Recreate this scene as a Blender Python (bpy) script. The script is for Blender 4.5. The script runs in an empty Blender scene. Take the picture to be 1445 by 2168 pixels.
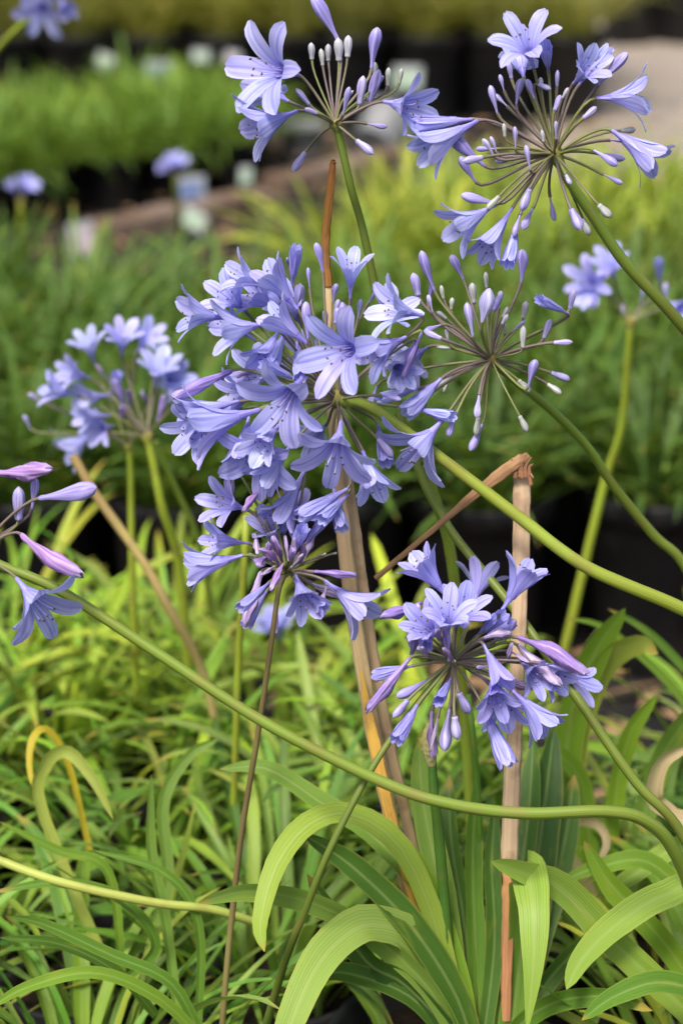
import bpy, math, random
from mathutils import Vector, Matrix, noise
R = math.radians
# ------------------------------------------------------------------ camera, sky, sun, exposure
SC = bpy.context.scene
COL = SC.collection
PITCH, CAMZ, LENS, SENS = 20.0, 1.35, 50.0, 22.3
cam = bpy.data.cameras.new('camera'); camo = bpy.data.objects.new('camera', cam); COL.objects.link(camo)
camo.location = (0, 0, CAMZ); camo.rotation_euler = (R(90 - PITCH), 0, 0)
cam.sensor_fit = 'VERTICAL'; cam.sensor_height = SENS; cam.sensor_width = 14.9; cam.lens = LENS
cam.clip_start = 0.05; cam.clip_end = 500
cam.dof.use_dof = True; cam.dof.focus_distance = 1.68; cam.dof.aperture_fstop = 2.9
SC.camera = camo
SUN_EL, SUN_AZ = 58.0, 205.0        # azimuth clockwise from +Y (the view direction): high, behind the camera to its left
w = bpy.data.worlds.new('World'); SC.world = w; w.use_nodes = True
nt = w.node_tree; sky = nt.nodes.new('ShaderNodeTexSky'); sky.sky_type = 'NISHITA'; sky.sun_disc = False
sky.sun_elevation = R(SUN_EL); sky.sun_rotation = R(SUN_AZ); sky.air_density = 1.0; sky.dust_density = 5.0; sky.ozone_density = 0.6
bgn = nt.nodes['Background']; nt.links.new(sky.outputs[0], bgn.inputs[0]); bgn.inputs[1].default_value = 0.068
sl = bpy.data.lights.new('sun', 'SUN'); sl.energy = 1.5; sl.angle = R(14); sl.color = (1, 0.95, 0.86)
so = bpy.data.objects.new('sun', sl); COL.objects.link(so)
sd = Vector((math.sin(R(SUN_AZ)) * math.cos(R(SUN_EL)), math.cos(R(SUN_AZ)) * math.cos(R(SUN_EL)), math.sin(R(SUN_EL))))
so.rotation_euler = sd.to_track_quat('Z', 'Y').to_euler(); so.location = (0, 0, 6)
vs = SC.view_settings; vs.view_transform = 'Standard'; vs.look = 'None'; vs.gamma = 1; vs.exposure = 1.47

# ------------------------------------------------------------------ pixels to places
FP = LENS / SENS * 2168
FW = Vector((0, math.cos(R(PITCH)), -math.sin(R(PITCH)))); UP = Vector((0, math.sin(R(PITCH)), math.cos(R(PITCH)))); RT = Vector((1, 0, 0))
CAM = Vector((0, 0, CAMZ))
def P(px, py, d): return CAM + FW * d + RT * ((px - 722.5) / FP * d) - UP * ((py - 1084) / FP * d)
def G(px, py, z=0.0):
    r = P(px, py, 1) - CAM
    return CAM + r * ((z - CAMZ) / r.z)

# ------------------------------------------------------------------ helpers
def link(name, me, mat=None, parent=None, color=None):
    o = bpy.data.objects.new(name, me); COL.objects.link(o)
    if parent: o.parent = parent
    if mat is not None and me is not None:
        if not me.materials: me.materials.append(mat)
        elif me.materials[0] is not mat:
            o.material_slots[0].link = 'OBJECT'; o.material_slots[0].material = mat
    if color: o.color = (*color, 1)
    return o
def tag(o, label=None, cat=None, group=None, kind=None):
    if label: o['label'] = label
    if cat: o['category'] = cat
    if group: o['group'] = group
    if kind: o['kind'] = kind
    return o
def empty(name, loc):
    o = bpy.data.objects.new(name, None); o.location = loc; o.empty_display_size = 0.02; COL.objects.link(o); return o
class MB:
    def __init__(s): s.v = []; s.f = []; s.uv = []; s.mi = []; s.lc = []
    def grid(s, rows, mi=0, lc=0.5, closed=False):
        """rows: list of lists of (point); uv u across, v along"""
        b = len(s.v); n = len(rows[0]); m = len(rows)
        for r in rows: s.v += [tuple(p) for p in r]
        k = n if closed else n - 1
        for i in range(m - 1):
            for j in range(k):
                j2 = (j + 1) % n
                s.f.append((b + i * n + j, b + i * n + j2, b + (i + 1) * n + j2, b + (i + 1) * n + j))
                u0, u1 = j / k, (j + 1) / k; v0, v1 = i / (m - 1), (i + 1) / (m - 1)
                s.uv += [(u0, v0), (u1, v0), (u1, v1), (u0, v1)]; s.mi.append(mi); s.lc.append(lc)
    def fan(s, ring, mi=0, lc=0.5):
        b = len(s.v); s.v += [tuple(p) for p in ring]; s.f.append(tuple(range(b, b + len(ring))))
        s.uv += [(0.5, 0.99)] * len(ring); s.mi.append(mi); s.lc.append(lc)
    def box(s, c, sx, sy, sz, mi=0):
        b = len(s.v)
        for z in (-1, 1):
            for y in (-1, 1):
                for x in (-1, 1): s.v.append((c[0] + x * sx / 2, c[1] + y * sy / 2, c[2] + z * sz / 2))
        for f in ((0, 2, 3, 1), (4, 5, 7, 6), (0, 1, 5, 4), (2, 6, 7, 3), (0, 4, 6, 2), (1, 3, 7, 5)):
            s.f.append(tuple(b + i for i in f)); s.uv += [(0, 0), (1, 0), (1, 1), (0, 1)]; s.mi.append(mi); s.lc.append(0.5)
    def mesh(s, name, mats=(), smooth=True):
        me = bpy.data.meshes.new(name); me.from_pydata(s.v, [], s.f)
        ul = me.uv_layers.new(name='UVMap'); flat = [c for t in s.uv for c in t]; ul.data.foreach_set('uv', flat)
        a = me.attributes.new('lc', 'FLOAT', 'FACE'); a.data.foreach_set('value', s.lc)
        for m in mats: me.materials.append(m)
        me.polygons.foreach_set('material_index', s.mi)
        if smooth: me.polygons.foreach_set('use_smooth', [True] * len(s.f))
        me.update(); return me
def spline(pts, n):
    """Catmull-Rom through the points, n samples"""
    p = [Vector(q) for q in pts]
    if len(p) == 2: return [p[0].lerp(p[1], i / (n - 1)) for i in range(n)]
    p = [p[0] * 2 - p[1]] + p + [p[-1] * 2 - p[-2]]; m = len(p) - 3; out = []
    for i in range(n):
        t = i / (n - 1) * m; k = min(int(t), m - 1); t -= k
        a, b, c, d = p[k:k + 4]
        out.append(0.5 * (2 * b + (c - a) * t + (2 * a - 5 * b + 4 * c - d) * t * t + (3 * b - a - 3 * c + d) * t ** 3))
    return out
def tangents(pts):
    n = len(pts); return [(pts[min(i + 1, n - 1)] - pts[max(i - 1, 0)]).normalized() for i in range(n)]
def tube(mb, pts, rad, sides=8, mi=0, flat=1.0, cap=True, rough=0.0, lc=0.5, ridge=0.0):
    tg = tangents(pts); ref = Vector((0, -1, 0.3)).normalized(); rows = []
    for i, p in enumerate(pts):
        t = tg[i]; s = t.cross(ref)
        if s.length < 1e-3: s = t.cross(Vector((1, 0, 0)))
        s.normalize(); q = s.cross(t)
        r = rad(i / (len(pts) - 1)) if callable(rad) else rad
        ring = []
        for k in range(sides):
            a = 2 * math.pi * k / sides
            rr = r * (1 + rough * noise.noise(Vector((math.cos(a) * 2, math.sin(a) * 2, i * 0.25))) + ridge * math.cos(7 * a + .02 * i))
            ring.append(p + s * math.cos(a) * rr + q * math.sin(a) * rr * flat)
        rows.append(ring)
    mb.grid(rows, mi, lc, closed=True)
    if cap: mb.fan(rows[-1], mi, lc); mb.fan(rows[0][::-1], mi, lc)

# ------------------------------------------------------------------ materials
def newmat(name):
    m = bpy.data.materials.new(name); m.use_nodes = True; t = m.node_tree
    for n in list(t.nodes): t.nodes.remove(n)
    return m, t
class NT:
    def __init__(s, t): s.t = t
    def n(s, ty, **k):
        o = s.t.nodes.new(ty)
        for a, v in k.items(): setattr(o, a, v)
        return o
    def l(s, a, b): s.t.links.new(a, b)
    def put(s, i, v):
        if hasattr(v, 'is_linked'): s.l(v, i)
        else: i.default_value = v
    def math(s, op, a, b=0.0, c=0.0, clamp=False):
        o = s.n('ShaderNodeMath', operation=op); o.use_clamp = clamp
        s.put(o.inputs[0], a); s.put(o.inputs[1], b)
        s.put(o.inputs[2], c); return o.outputs[0]
    def mix(s, f, a, b, mode='MIX'):
        o = s.n('ShaderNodeMix', data_type='RGBA', blend_type=mode)
        s.put(o.inputs[0], f); s.put(o.inputs[6], a); s.put(o.inputs[7], b); return o.outputs[2]
    def ramp(s, f, lo, hi): # smooth 0..1 between lo and hi
        o = s.n('ShaderNodeMapRange', interpolation_type='SMOOTHSTEP'); s.put(o.inputs[0], f)
        o.inputs[1].default_value = lo; o.inputs[2].default_value = hi; return o.outputs[0]
    def noise(s, vec, scale, detail=3):
        o = s.n('ShaderNodeTexNoise'); s.put(o.inputs['Vector'], vec); o.inputs['Scale'].default_value = scale; o.inputs['Detail'].default_value = detail; return o.outputs[0]
    def hsv(s, col, h=0.5, sat=1.0, v=1.0):
        o = s.n('ShaderNodeHueSaturation'); s.put(o.inputs[0], h); s.put(o.inputs[1], sat); s.put(o.inputs[2], v); s.put(o.inputs[4], col); return o.outputs[0]
    def out(s, sh): s.l(sh, s.n('ShaderNodeOutputMaterial').inputs[0])
    def pbsdf(s, col, rough=0.5, spec=0.5, bump=None, bstr=0.3, bdist=0.001):
        p = s.n('ShaderNodeBsdfPrincipled'); s.put(p.inputs['Base Color'], col); s.put(p.inputs['Roughness'], rough)
        p.inputs['Specular IOR Level'].default_value = spec
        if bump is not None:
            b = s.n('ShaderNodeBump'); b.inputs['Strength'].default_value = bstr; b.inputs['Distance'].default_value = bdist
            s.l(bump, b.inputs['Height']); s.l(b.outputs[0], p.inputs['Normal'])
        return p.outputs[0]
    def transl(s, sh, col, f):
        t = s.n('ShaderNodeBsdfTranslucent'); s.put(t.inputs[0], col)
        m = s.n('ShaderNodeMixShader'); s.put(m.inputs[0], f); s.l(sh, m.inputs[1]); s.l(t.outputs[0], m.inputs[2]); return m.outputs[0]
def stretched(k, uv, su, sv, off=None):
    mp = k.n('ShaderNodeMapping'); k.l(uv, mp.inputs[0]); mp.inputs['Scale'].default_value = (su, sv, 1)
    if off is not None:
        c = k.n('ShaderNodeCombineXYZ'); k.put(c.inputs[0], off); k.put(c.inputs[1], off); k.l(c.outputs[0], mp.inputs[1])
    return mp.outputs[0]
def leaf_mat():
    m, t = newmat('strap_leaf'); k = NT(t)
    oi = k.n('ShaderNodeObjectInfo'); uv = k.n('ShaderNodeUVMap').outputs[0]
    sp = k.n('ShaderNodeSeparateXYZ'); k.l(uv, sp.inputs[0]); u, v = sp.outputs[0], sp.outputs[1]
    lc = k.n('ShaderNodeAttribute', attribute_name='lc').outputs['Fac']
    rnd = oi.outputs['Random']; off = k.math('MULTIPLY', rnd, 37.0)
    c = oi.outputs['Color']
    # each leaf a little lighter, darker, yellower
    c = k.hsv(c, k.math('ADD', 0.515, k.math('MULTIPLY', lc, -0.03)), 1.0, k.math('ADD', 0.62, k.math('MULTIPLY', lc, 0.76)))
    st = k.noise(stretched(k, uv, 26, 0.9, off), 1.0, 2)
    vein = k.math('SINE', k.math('MULTIPLY', u, 82.0))
    st = k.math('ADD', k.math('MULTIPLY', st, 0.8), k.math('MULTIPLY', vein, 0.10))
    c = k.hsv(c, 0.5, 1.0, k.math('ADD', 0.62, k.math('MULTIPLY', st, 0.9)))
    du = k.math('ABSOLUTE', k.math('SUBTRACT', u, 0.5))
    rib = k.math('SUBTRACT', 1.0, k.ramp(du, 0.02, 0.09))
    c = k.mix(k.math('MULTIPLY', rib, 0.35), c, (0.34, 0.42, 0.14, 1))
    blot = k.ramp(k.noise(stretched(k, uv, 1.6, 4.5, off), 1.0, 3), 0.56, 0.75)
    c = k.mix(k.math('MULTIPLY', blot, 0.35), c, (0.36, 0.38, 0.05, 1))
    edge = k.math('MULTIPLY', k.ramp(du, 0.42, 0.5), 0.35)
    c = k.mix(edge, c, (0.40, 0.40, 0.08, 1))
    tip = k.ramp(k.math('ADD', v, k.math('MULTIPLY', k.math('SUBTRACT', k.math('FRACT', k.math('MULTIPLY', k.math('ADD', rnd, lc), 7.3)), 0.62), 0.18)), 0.93, 1.0)
    c = k.mix(k.math('MULTIPLY', tip, 0.75), c, (0.40, 0.27, 0.06, 1))
    spk = k.ramp(k.noise(stretched(k, uv, 7, 60, off), 1.0, 3), 0.66, 0.76)
    c = k.mix(k.math('MULTIPLY', spk, 0.4), c, (0.22, 0.17, 0.05, 1))
    dry = k.ramp(k.noise(stretched(k, uv, 11, 1.3, k.math('MULTIPLY', rnd, 91.0)), 1.0, 4), 0.66, 0.78)
    c = k.mix(k.math('MULTIPLY', dry, 0.55), c, (0.52, 0.50, 0.26, 1))
    sh = k.pbsdf(c, k.math('ADD', 0.38, k.math('MULTIPLY', st, 0.2)), 0.28, st, 0.35, 0.001)
    k.out(k.transl(sh, k.mix(0.5, c, (0.35, 0.5, 0.03, 1)), 0.27)); return m
def petal_mat():
    m, t = newmat('petal'); k = NT(t); oi = k.n('ShaderNodeObjectInfo'); uv = k.n('ShaderNodeUVMap').outputs[0]
    sp = k.n('ShaderNodeSeparateXYZ'); k.l(uv, sp.inputs[0]); u, v = sp.outputs[0], sp.outputs[1]
    c = oi.outputs['Color']; off = k.math('MULTIPLY', oi.outputs['Random'], 23.0)
    st = k.noise(stretched(k, uv, 9, 0.7, off), 1.0, 2)
    c = k.mix(k.ramp(st, 0.35, 0.7), c, k.hsv(c, 0.5, 0.78, 1.14))
    du = k.math('ABSOLUTE', k.math('SUBTRACT', u, 0.5))
    rib = k.math('SUBTRACT', 1.0, k.ramp(du, 0.02, 0.13))
    c = k.mix(k.math('MULTIPLY', rib, 0.5), c, (0.22, 0.20, 0.70, 1))
    side = k.math('MULTIPLY', k.math('SUBTRACT', 1.0, k.ramp(k.math('ABSOLUTE', k.math('SUBTRACT', du, 0.26)), 0.01, 0.05)), 0.22)
    c = k.mix(side, c, (0.20, 0.17, 0.66, 1))
    base = k.math('SUBTRACT', 1.0, k.ramp(v, 0.0, 0.35)); c = k.mix(k.math('MULTIPLY', base, 0.4), c, (0.22, 0.19, 0.66, 1))
    sh = k.pbsdf(c, 0.42, 0.35, st, 0.25, 0.0008)
    k.out(k.transl(sh, k.hsv(c, 0.5, 1.1, 1.0), 0.33)); return m
def bud_mat():
    m, t = newmat('flower_bud'); k = NT(t); oi = k.n('ShaderNodeObjectInfo'); uv = k.n('ShaderNodeUVMap').outputs[0]
    sp = k.n('ShaderNodeSeparateXYZ'); k.l(uv, sp.inputs[0]); u, v = sp.outputs[0], sp.outputs[1]
    c = oi.outputs['Color']; st = k.noise(stretched(k, uv, 14, 1.2, k.math('MULTIPLY', oi.outputs['Random'], 31.0)), 1.0, 2)
    c = k.mix(k.ramp(st, 0.3, 0.7), k.hsv(c, 0.505, 1.1, 0.72), k.hsv(c, 0.5, 0.8, 1.2))
    g = k.math('FRACT', k.math('MULTIPLY', u, 6.0)); g = k.math('ABSOLUTE', k.math('SUBTRACT', g, 0.5))
    c = k.mix(k.math('MULTIPLY', k.ramp(g, 0.34, 0.5), 0.3), c, (0.12, 0.07, 0.42, 1))
    c = k.mix(k.math('MULTIPLY', k.ramp(v, 0.7, 1.0), 0.35), c, (0.62, 0.58, 0.80, 1))
    sh = k.pbsdf(c, 0.38, 0.4, st, 0.3, 0.0008); k.out(k.transl(sh, c, 0.18)); return m
def stem_mat(name, rough=0.42, streak=0.5, spots=(0.20, 0.16, 0.05, 1), spotf=0.25, spec=0.45, tr=0.0):
    m, t = newmat(name); k = NT(t); oi = k.n('ShaderNodeObjectInfo'); uv = k.n('ShaderNodeUVMap').outputs[0]
    tc = k.n('ShaderNodeTexCoord').outputs['Object']
    st = k.noise(stretched(k, uv, 16, 2.2), 1.0, 3)
    c = k.hsv(oi.outputs['Color'], 0.5, 1.0, k.math('ADD', 1 - streak / 2, k.math('MULTIPLY', st, streak)))
    sp = k.ramp(k.noise(tc, 42.0, 4), 0.52, 0.72); c = k.mix(k.math('MULTIPLY', sp, spotf), c, spots)
    sp2 = k.ramp(k.noise(tc, 9.0, 2), 0.35, 0.75); c = k.hsv(c, k.math('ADD', 0.49, k.math('MULTIPLY', sp2, 0.022)), 1.0, k.math('ADD', 0.85, k.math('MULTIPLY', sp2, 0.3)))
    sh = k.pbsdf(c, rough, spec, st, 0.35, 0.001)
    if tr: sh = k.transl(sh, c, tr)
    k.out(sh); return m
def plain_mat(name, col, rough=0.6, spec=0.4, scale=30, var=0.3, bump=0.2, bd=0.002, col2=None):
    m, t = newmat(name); k = NT(t); tc = k.n('ShaderNodeTexCoord').outputs['Object']
    n = k.noise(tc, scale, 5); c = k.hsv((*col, 1), 0.5, 1, k.math('ADD', 1 - var, k.math('MULTIPLY', n, 2 * var)))
    if col2: c = k.mix(k.ramp(k.noise(tc, scale * 0.37, 5), 0.45, 0.68), c, (*col2, 1))
    k.out(k.pbsdf(c, rough, spec, n, bump, bd)); return m
M_LEAF = leaf_mat(); M_PETAL = petal_mat(); M_BUD = bud_mat()
M_STEM = stem_mat('green_stem', 0.45, 0.7, (0.22, 0.17, 0.05, 1), 0.42, 0.35); M_PED = stem_mat('pedicel', 0.5, 0.4, (0.13, 0.06, 0.08, 1), 0.4)
M_DRY = stem_mat('dry_stem', 0.7, 0.7, (0.16, 0.09, 0.045, 1), 0.45, 0.2, 0.12)
M_FIL = plain_mat('filament', (0.50, 0.46, 0.78), 0.5, 0.3, 60, 0.1); M_ANTH = plain_mat('anther', (0.07, 0.05, 0.10), 0.7, 0.2, 300, 0.4, col2=(0.28, 0.2, 0.06))
M_POT = plain_mat('black_plastic', (0.010, 0.010, 0.011), 0.5, 0.3, 24, 0.4, 0.12, 0.001, col2=(0.024, 0.022, 0.020))
M_SOIL = plain_mat('potting_mix', (0.020, 0.014, 0.010), 0.95, 0.1, 160, 0.6, 0.9, 0.006)
M_GREYPOT = plain_mat('grey_plastic', (0.16, 0.17, 0.18), 0.5, 0.4, 18, 0.3, 0.1, 0.001, col2=(0.30, 0.30, 0.30))
M_MAT = plain_mat('weed_mat', (0.012, 0.012, 0.012), 0.85, 0.2, 6, 0.5, 0.5, 0.003, col2=(0.050, 0.040, 0.030))
M_PATH = plain_mat('gravel_path', (0.30, 0.25, 0.20), 0.9, 0.2, 45, 0.5, 0.8, 0.01, col2=(0.22, 0.20, 0.19))
M_WOOD = plain_mat('weathered_timber', (0.13, 0.085, 0.060), 0.8, 0.2, 14, 0.4, 0.5, 0.003, col2=(0.20, 0.15, 0.12))
M_LITTER = plain_mat('dead_leaf', (0.24, 0.15, 0.08), 0.85, 0.2, 40, 0.5)
M_WHITE = plain_mat('white_label', (0.42, 0.44, 0.45), 0.4, 0.4, 12, 0.1)
M_BLUE = plain_mat('label_print', (0.16, 0.22, 0.46), 0.4, 0.4, 40, 0.5, col2=(0.45, 0.55, 0.50))
M_GREENL = plain_mat('label_green', (0.40, 0.56, 0.40), 0.4, 0.4, 40, 0.3, col2=(0.6, 0.68, 0.6))
M_PINKL = plain_mat('label_pink', (0.58, 0.42, 0.50), 0.4, 0.4, 40, 0.3, col2=(0.62, 0.60, 0.66))

# ------------------------------------------------------------------ setting: ground, path
mb = MB(); mb.grid([[(-150, y, 0), (-20, y, 0), (20, y, 0), (150, y, 0)] for y in (-60, -5, 5, 15, 250)])
tag(link('ground', mb.mesh('ground'), M_MAT), kind='structure')
a, b = G(1130, 235), G(1185, 20)
mb = MB(); rows = []
for i in range(24):
    y = 4.9 + i * 0.32; x0 = a.x + (y - a.y) * (b.x - a.x) / (b.y - a.y) + 0.05 * noise.noise(Vector((y * 1.3, 0, 0)))
    rows.append([(x0, y, 0.004), (x0 + 0.6, y, 0.02), (x0 + 1.4, y, 0.02), (x0 + 2.3, y, 0.004)])
mb.grid(rows); tag(link('path', mb.mesh('path'), M_PATH), kind='structure')

# ------------------------------------------------------------------ leaves
def ribbon(mb, pts, sides, wid, cols=5, fold=0.25, lc=0.5, wav=0.0, seed=0.0):
    tg = tangents(pts); rows = []; n = len(pts)
    for i, p in enumerate(pts):
        s = sides[i] if isinstance(sides, list) else sides
        s = (s - tg[i] * s.dot(tg[i])).normalized(); nn = tg[i].cross(s); v = i / (n - 1); wd = wid(v) * (1 + 0.09 * noise.noise(Vector((v * 7, seed, 2.0))))
        row = []
        for j in range(cols):
            u = j / (cols - 1) * 2 - 1
            dz = fold * wd * 0.5 * abs(u) ** 1.3 + wav * wd * u * noise.noise(Vector((v * 5 + seed, u * 0.7, seed)))
            row.append(p + s * (u * wd * 0.5) + nn * dz)
        rows.append(row)
    mb.grid(rows, 0, lc)
def wprof(wmax, base=0.55, tipp=0.62):
    def f(v):
        a = base + (1 - base) * min(1, v / 0.35) ** 0.8
        t = 1.0 if v < tipp else math.sqrt(max(0.0, 1 - ((v - tipp) / (1 - tipp)) ** 2.0)) * (1 - 0.25 * (v - tipp) / (1 - tipp))
        return max(wmax * a * t, wmax * 0.03)
    return f
def arch_leaf(mb, rng, L, wmax, e0, e1, az=0.0, org=(0, 0, 0), cols=3, n=10, lc=0.5, twist=0.5, power=1.5):
    """a strap leaf rising at elevation e0, ending at elevation e1 (degrees)"""
    p = Vector(org); pts = []; sides = []; sway = rng.uniform(-0.5, 0.5); tw = rng.uniform(-twist, twist)
    for i in range(n):
        v = i / (n - 1); e = R(e0 + (e1 - e0) * v ** power); a = az + sway * v * v
        d = Vector((math.cos(a) * math.cos(e), math.sin(a) * math.cos(e), math.sin(e)))
        if i: p = p + d * (L / (n - 1))
        pts.append(p.copy()); s = Vector((-math.sin(a), math.cos(a), 0)); s.rotate(Matrix.Rotation(tw * v, 3, d)); sides.append(s)
    ribbon(mb, pts, sides, wprof(wmax, 0.6, rng.uniform(0.55, 0.75)), cols, rng.uniform(0.15, 0.5), lc, 0.12, rng.random() * 9)
rng = random.Random(7)
# shared leaf meshes: unit length leaves by how much they arch
LEAFV = []
for i in range(36):
    m_ = MB(); e0 = rng.uniform(42, 88); e1 = e0 - rng.uniform(25, 140)
    arch_leaf(m_, rng, 1.0, rng.uniform(0.036, 0.058), e0, e1, n=12, cols=5, lc=rng.random()); LEAFV.append(m_.mesh('leaf', [M_LEAF]))
def pot_mesh(r, h, rim=0.006):
    mb = MB(); rows = []
    for rr, z in ((r * 0.78, 0.0), (r * 0.80, 0.004), (r * 0.95, h * 0.86), (r * 0.96, h * 0.865), (r + rim, h * 0.87), (r + rim, h * 0.985), (r + rim * 0.6, h), (r, h), (r - 0.004, h * 0.985), (r * 0.93, h * 0.8)):
        rows.append([(rr * math.cos(t * math.pi / 12), rr * math.sin(t * math.pi / 12), z) for t in range(24)])
    mb.grid(rows, closed=True); mb.fan(rows[0][::-1]); return mb.mesh('pot', [M_POT])
def soil_mesh(r, h):
    mb = MB(); rows = []
    for q in (1.0, 0.7, 0.4, 0.1):
        rows.append([(r * 0.95 * q * math.cos(t * math.pi / 9), r * 0.95 * q * math.sin(t * math.pi / 9), h * 0.9 + 0.01 * noise.noise(Vector((q * 5, t * 1.7, 1)))) for t in range(18)])
    mb.grid(rows, closed=True); mb.fan(rows[-1]); return mb.mesh('soil', [M_SOIL])
POT_L, SOIL_L = pot_mesh(0.10, 0.27), soil_mesh(0.10, 0.27)
POT_H, SOIL_H = pot_mesh(0.125, 0.28), soil_mesh(0.125, 0.28)
POT_S, SOIL_S = pot_mesh(0.075, 0.14), soil_mesh(0.075, 0.14)
LIME = (0.220, 0.365, 0.028); MID = (0.105, 0.225, 0.025); DARK = (0.036, 0.095, 0.016); DEEP = (0.026, 0.075, 0.014)
YEL = (0.46, 0.42, 0.055); PALE = (0.25, 0.37, 0.075); TAN = (0.52, 0.40, 0.22); OLIVE = (0.34, 0.31, 0.05)
def mixc(a, b, f): return tuple(x + (y - x) * f for x, y in zip(a, b))
def plant(name, loc, pot, soil, label, cat='plant', group=None):
    e = empty(name, loc); tag(e, label, cat, group)
    link('pot', pot, M_POT, e); link('soil', soil, M_SOIL, e).rotation_euler.z = rng.random() * 6
    return e
def leaves(e, nl, z, lmin, lmax, cols, spread=0.05, wscale=1.0):
    for i in range(nl):
        o = link('leaf', rng.choice(LEAFV), M_LEAF, e, rng.choice(cols)); o.color = tuple(max(0, c * rng.uniform(0.82, 1.18)) for c in o.color[:3]) + (1,)
        a = rng.random() * 6.283; r = spread * math.sqrt(rng.random())
        o.location = (r * math.cos(a), r * math.sin(a), z - 0.01); o.rotation_euler = (rng.uniform(-.12, .12), rng.uniform(-.12, .12), a + rng.uniform(-0.7, 0.7))
        s = rng.uniform(lmin, lmax); k = wscale * rng.uniform(0.85, 1.15) ; o.scale = (s, s * k, s)

# ---- front block: young plants in pots, every leaf its own piece
front = [(-0.07, 1.79, 70, 0, 'young potted plant with mid green arching leaves round the thin brown flower stem'), (-0.38, 1.84, 34, 0, 'young potted plant with mid green leaves under the fallen yellowish stalk'),
         (-0.19, 1.61, 60, 0, 'young potted plant with mid green leaves in front of the golden dying leaf'), (-0.45, 1.63, 10, 0, 'young potted plant in the black pot at the bare dark corner'),
         (-0.20, 2.02, 72, 0, 'young potted plant with crowded green leaves between the golden leaf and the split stalk'), (0.02, 2.00, 64, 0, 'young potted plant with crowded green leaves behind the split dry stalk'),
         (0.46, 1.93, 40, 2, 'young potted plant with loose yellowish leaves beside the tan curled leaf'), (0.20, 2.02, 40, 0, 'young potted plant with mid green leaves behind the broken dry stalk'), (-0.42, 2.04, 60, 0, 'young potted plant with mid green leaves under the long arching stem'),
         (-0.09, 2.22, 70, 1, 'young potted plant with bright lime leaves below the fading pink centred flower head'), (-0.31, 2.23, 74, 1, 'young potted plant with bright lime leaves below the leaning dry stalk'), (0.42, 2.14, 40, 2, 'young potted plant with lime leaves at the foot of the pale blurred stem'),
         (-0.53, 2.25, 50, 1, 'young potted plant with bright lime leaves beyond the blue and pink flower head'), (-0.20, 2.42, 70, 1, 'young potted plant with bright lime leaves at the black gap, by the slanting pale stem'), (-0.41, 2.43, 70, 1, 'young potted plant with bright lime leaves at the black gap, under the hazy flower heads'), (0.29, 1.83, 50, 2, 'young potted plant with loose green leaves under the bend of the long arching stem'), (0.31, 1.60, 44, 2, 'young potted plant with low green leaves beside the large broad-leaved plant'), (0.09, 2.2, 36, 1, 'young potted plant with lime leaves before the black gap by the split stalk')]
for x, y, nl, kd, lab in front:
    e = plant('potted_plant', (x + rng.uniform(-.015, .015), y, 0), POT_L, SOIL_L, lab, 'plant', 'young strap-leaf plants in the front bed')
    cols = {0: [MID, mixc(MID, LIME, .5), LIME, mixc(MID, DARK, .4), mixc(MID, LIME, .3), mixc(MID, PALE, .6)], 1: [LIME, (0.29, 0.44, 0.03), (0.26, 0.41, 0.03), mixc(LIME, MID, .3), mixc(LIME, YEL, .3), mixc(LIME, PALE, .5)], 2: [MID, LIME, mixc(LIME, MID, .5), PALE, mixc(LIME, YEL, .3)]}[kd]
    leaves(e, int(nl * 1.35), 0.24, 0.14, 0.29, cols, 0.075, {0: 0.92, 1: 0.85, 2: 1.1}[kd])

# ---- rows behind: foliage as one mass per plant
def foliage_mesh(seed, nl, L, wl, e_lo=45, drop=120, spread=0.07):
    r = random.Random(seed); mb = MB()
    for i in range(nl):
        az = r.random() * 6.283; q = spread * math.sqrt(r.random()); e0 = r.uniform(e_lo, 88)
        arch_leaf(mb, r, L * r.uniform(0.6, 1.1), wl * r.uniform(0.7, 1.3), e0, e0 - r.uniform(20, drop), az + r.uniform(-.6, .6), (q * math.cos(az), q * math.sin(az), 0), 3, 7, r.random())
    return mb.mesh('foliage', [M_LEAF])
FB = [foliage_mesh(s, 115, 0.27, 0.011, 40, 85) for s in range(6)]
FD = [foliage_mesh(20 + s, 90, 0.23, 0.008, 35, 90, 0.05) for s in range(4)]
FF = [foliage_mesh(40 + s, 120, 0.42, 0.008, 50, 80, 0.07) for s in range(4)]
def massplant(x, y, pot, soil, fol, z, col, label, group, s=1.0):
    e = plant('potted_plant', (x, y, 0), pot, soil, label, 'plant', group)
    f = tag(link('foliage', rng.choice(fol), M_LEAF, e, col), kind='stuff'); f.location.z = z; f.rotation_euler.z = rng.random() * 6.283
    f.scale = (s * rng.uniform(.9, 1.1), s * rng.uniform(.9, 1.1), s * rng.uniform(.85, 1.15))
y = 3.08; r_ = 0
while y < 4.95:
    for i in range(-6, 7):
        x = (i + 0.5 * (r_ % 2)) * 0.215 + rng.uniform(-.02, .02); half = y * 0.152 + 0.25
        if abs(x) > half: continue
        if y > 3.95 + 0.9 * max(0, min(1, (x + 0.15) / 0.35)): continue
        f = min(1, max(0, (y - 3.75) / 0.5)) * min(1, max(0.0, (x + 0.42) / 0.3)); c = mixc(mixc(DEEP, MID, rng.uniform(0.05, .75)), mixc(LIME, YEL, rng.uniform(0.1, .6)), f * rng.uniform(.8, 1))
        lab = 'potted strap-leaf plant with dense dark green leaves behind the dark gap' if f < 0.4 else 'potted strap-leaf plant with yellow green leaves towards the gravel path'
        if r_ == 0: lab = 'potted strap-leaf plant with dark green leaves in the row along the black gap'
        massplant(x, y + rng.uniform(-.02, .02), POT_L, SOIL_L, FB, 0.24, c, lab, 'middle bed of potted plants', 0.95)
    y += 0.2; r_ += 1
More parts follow.
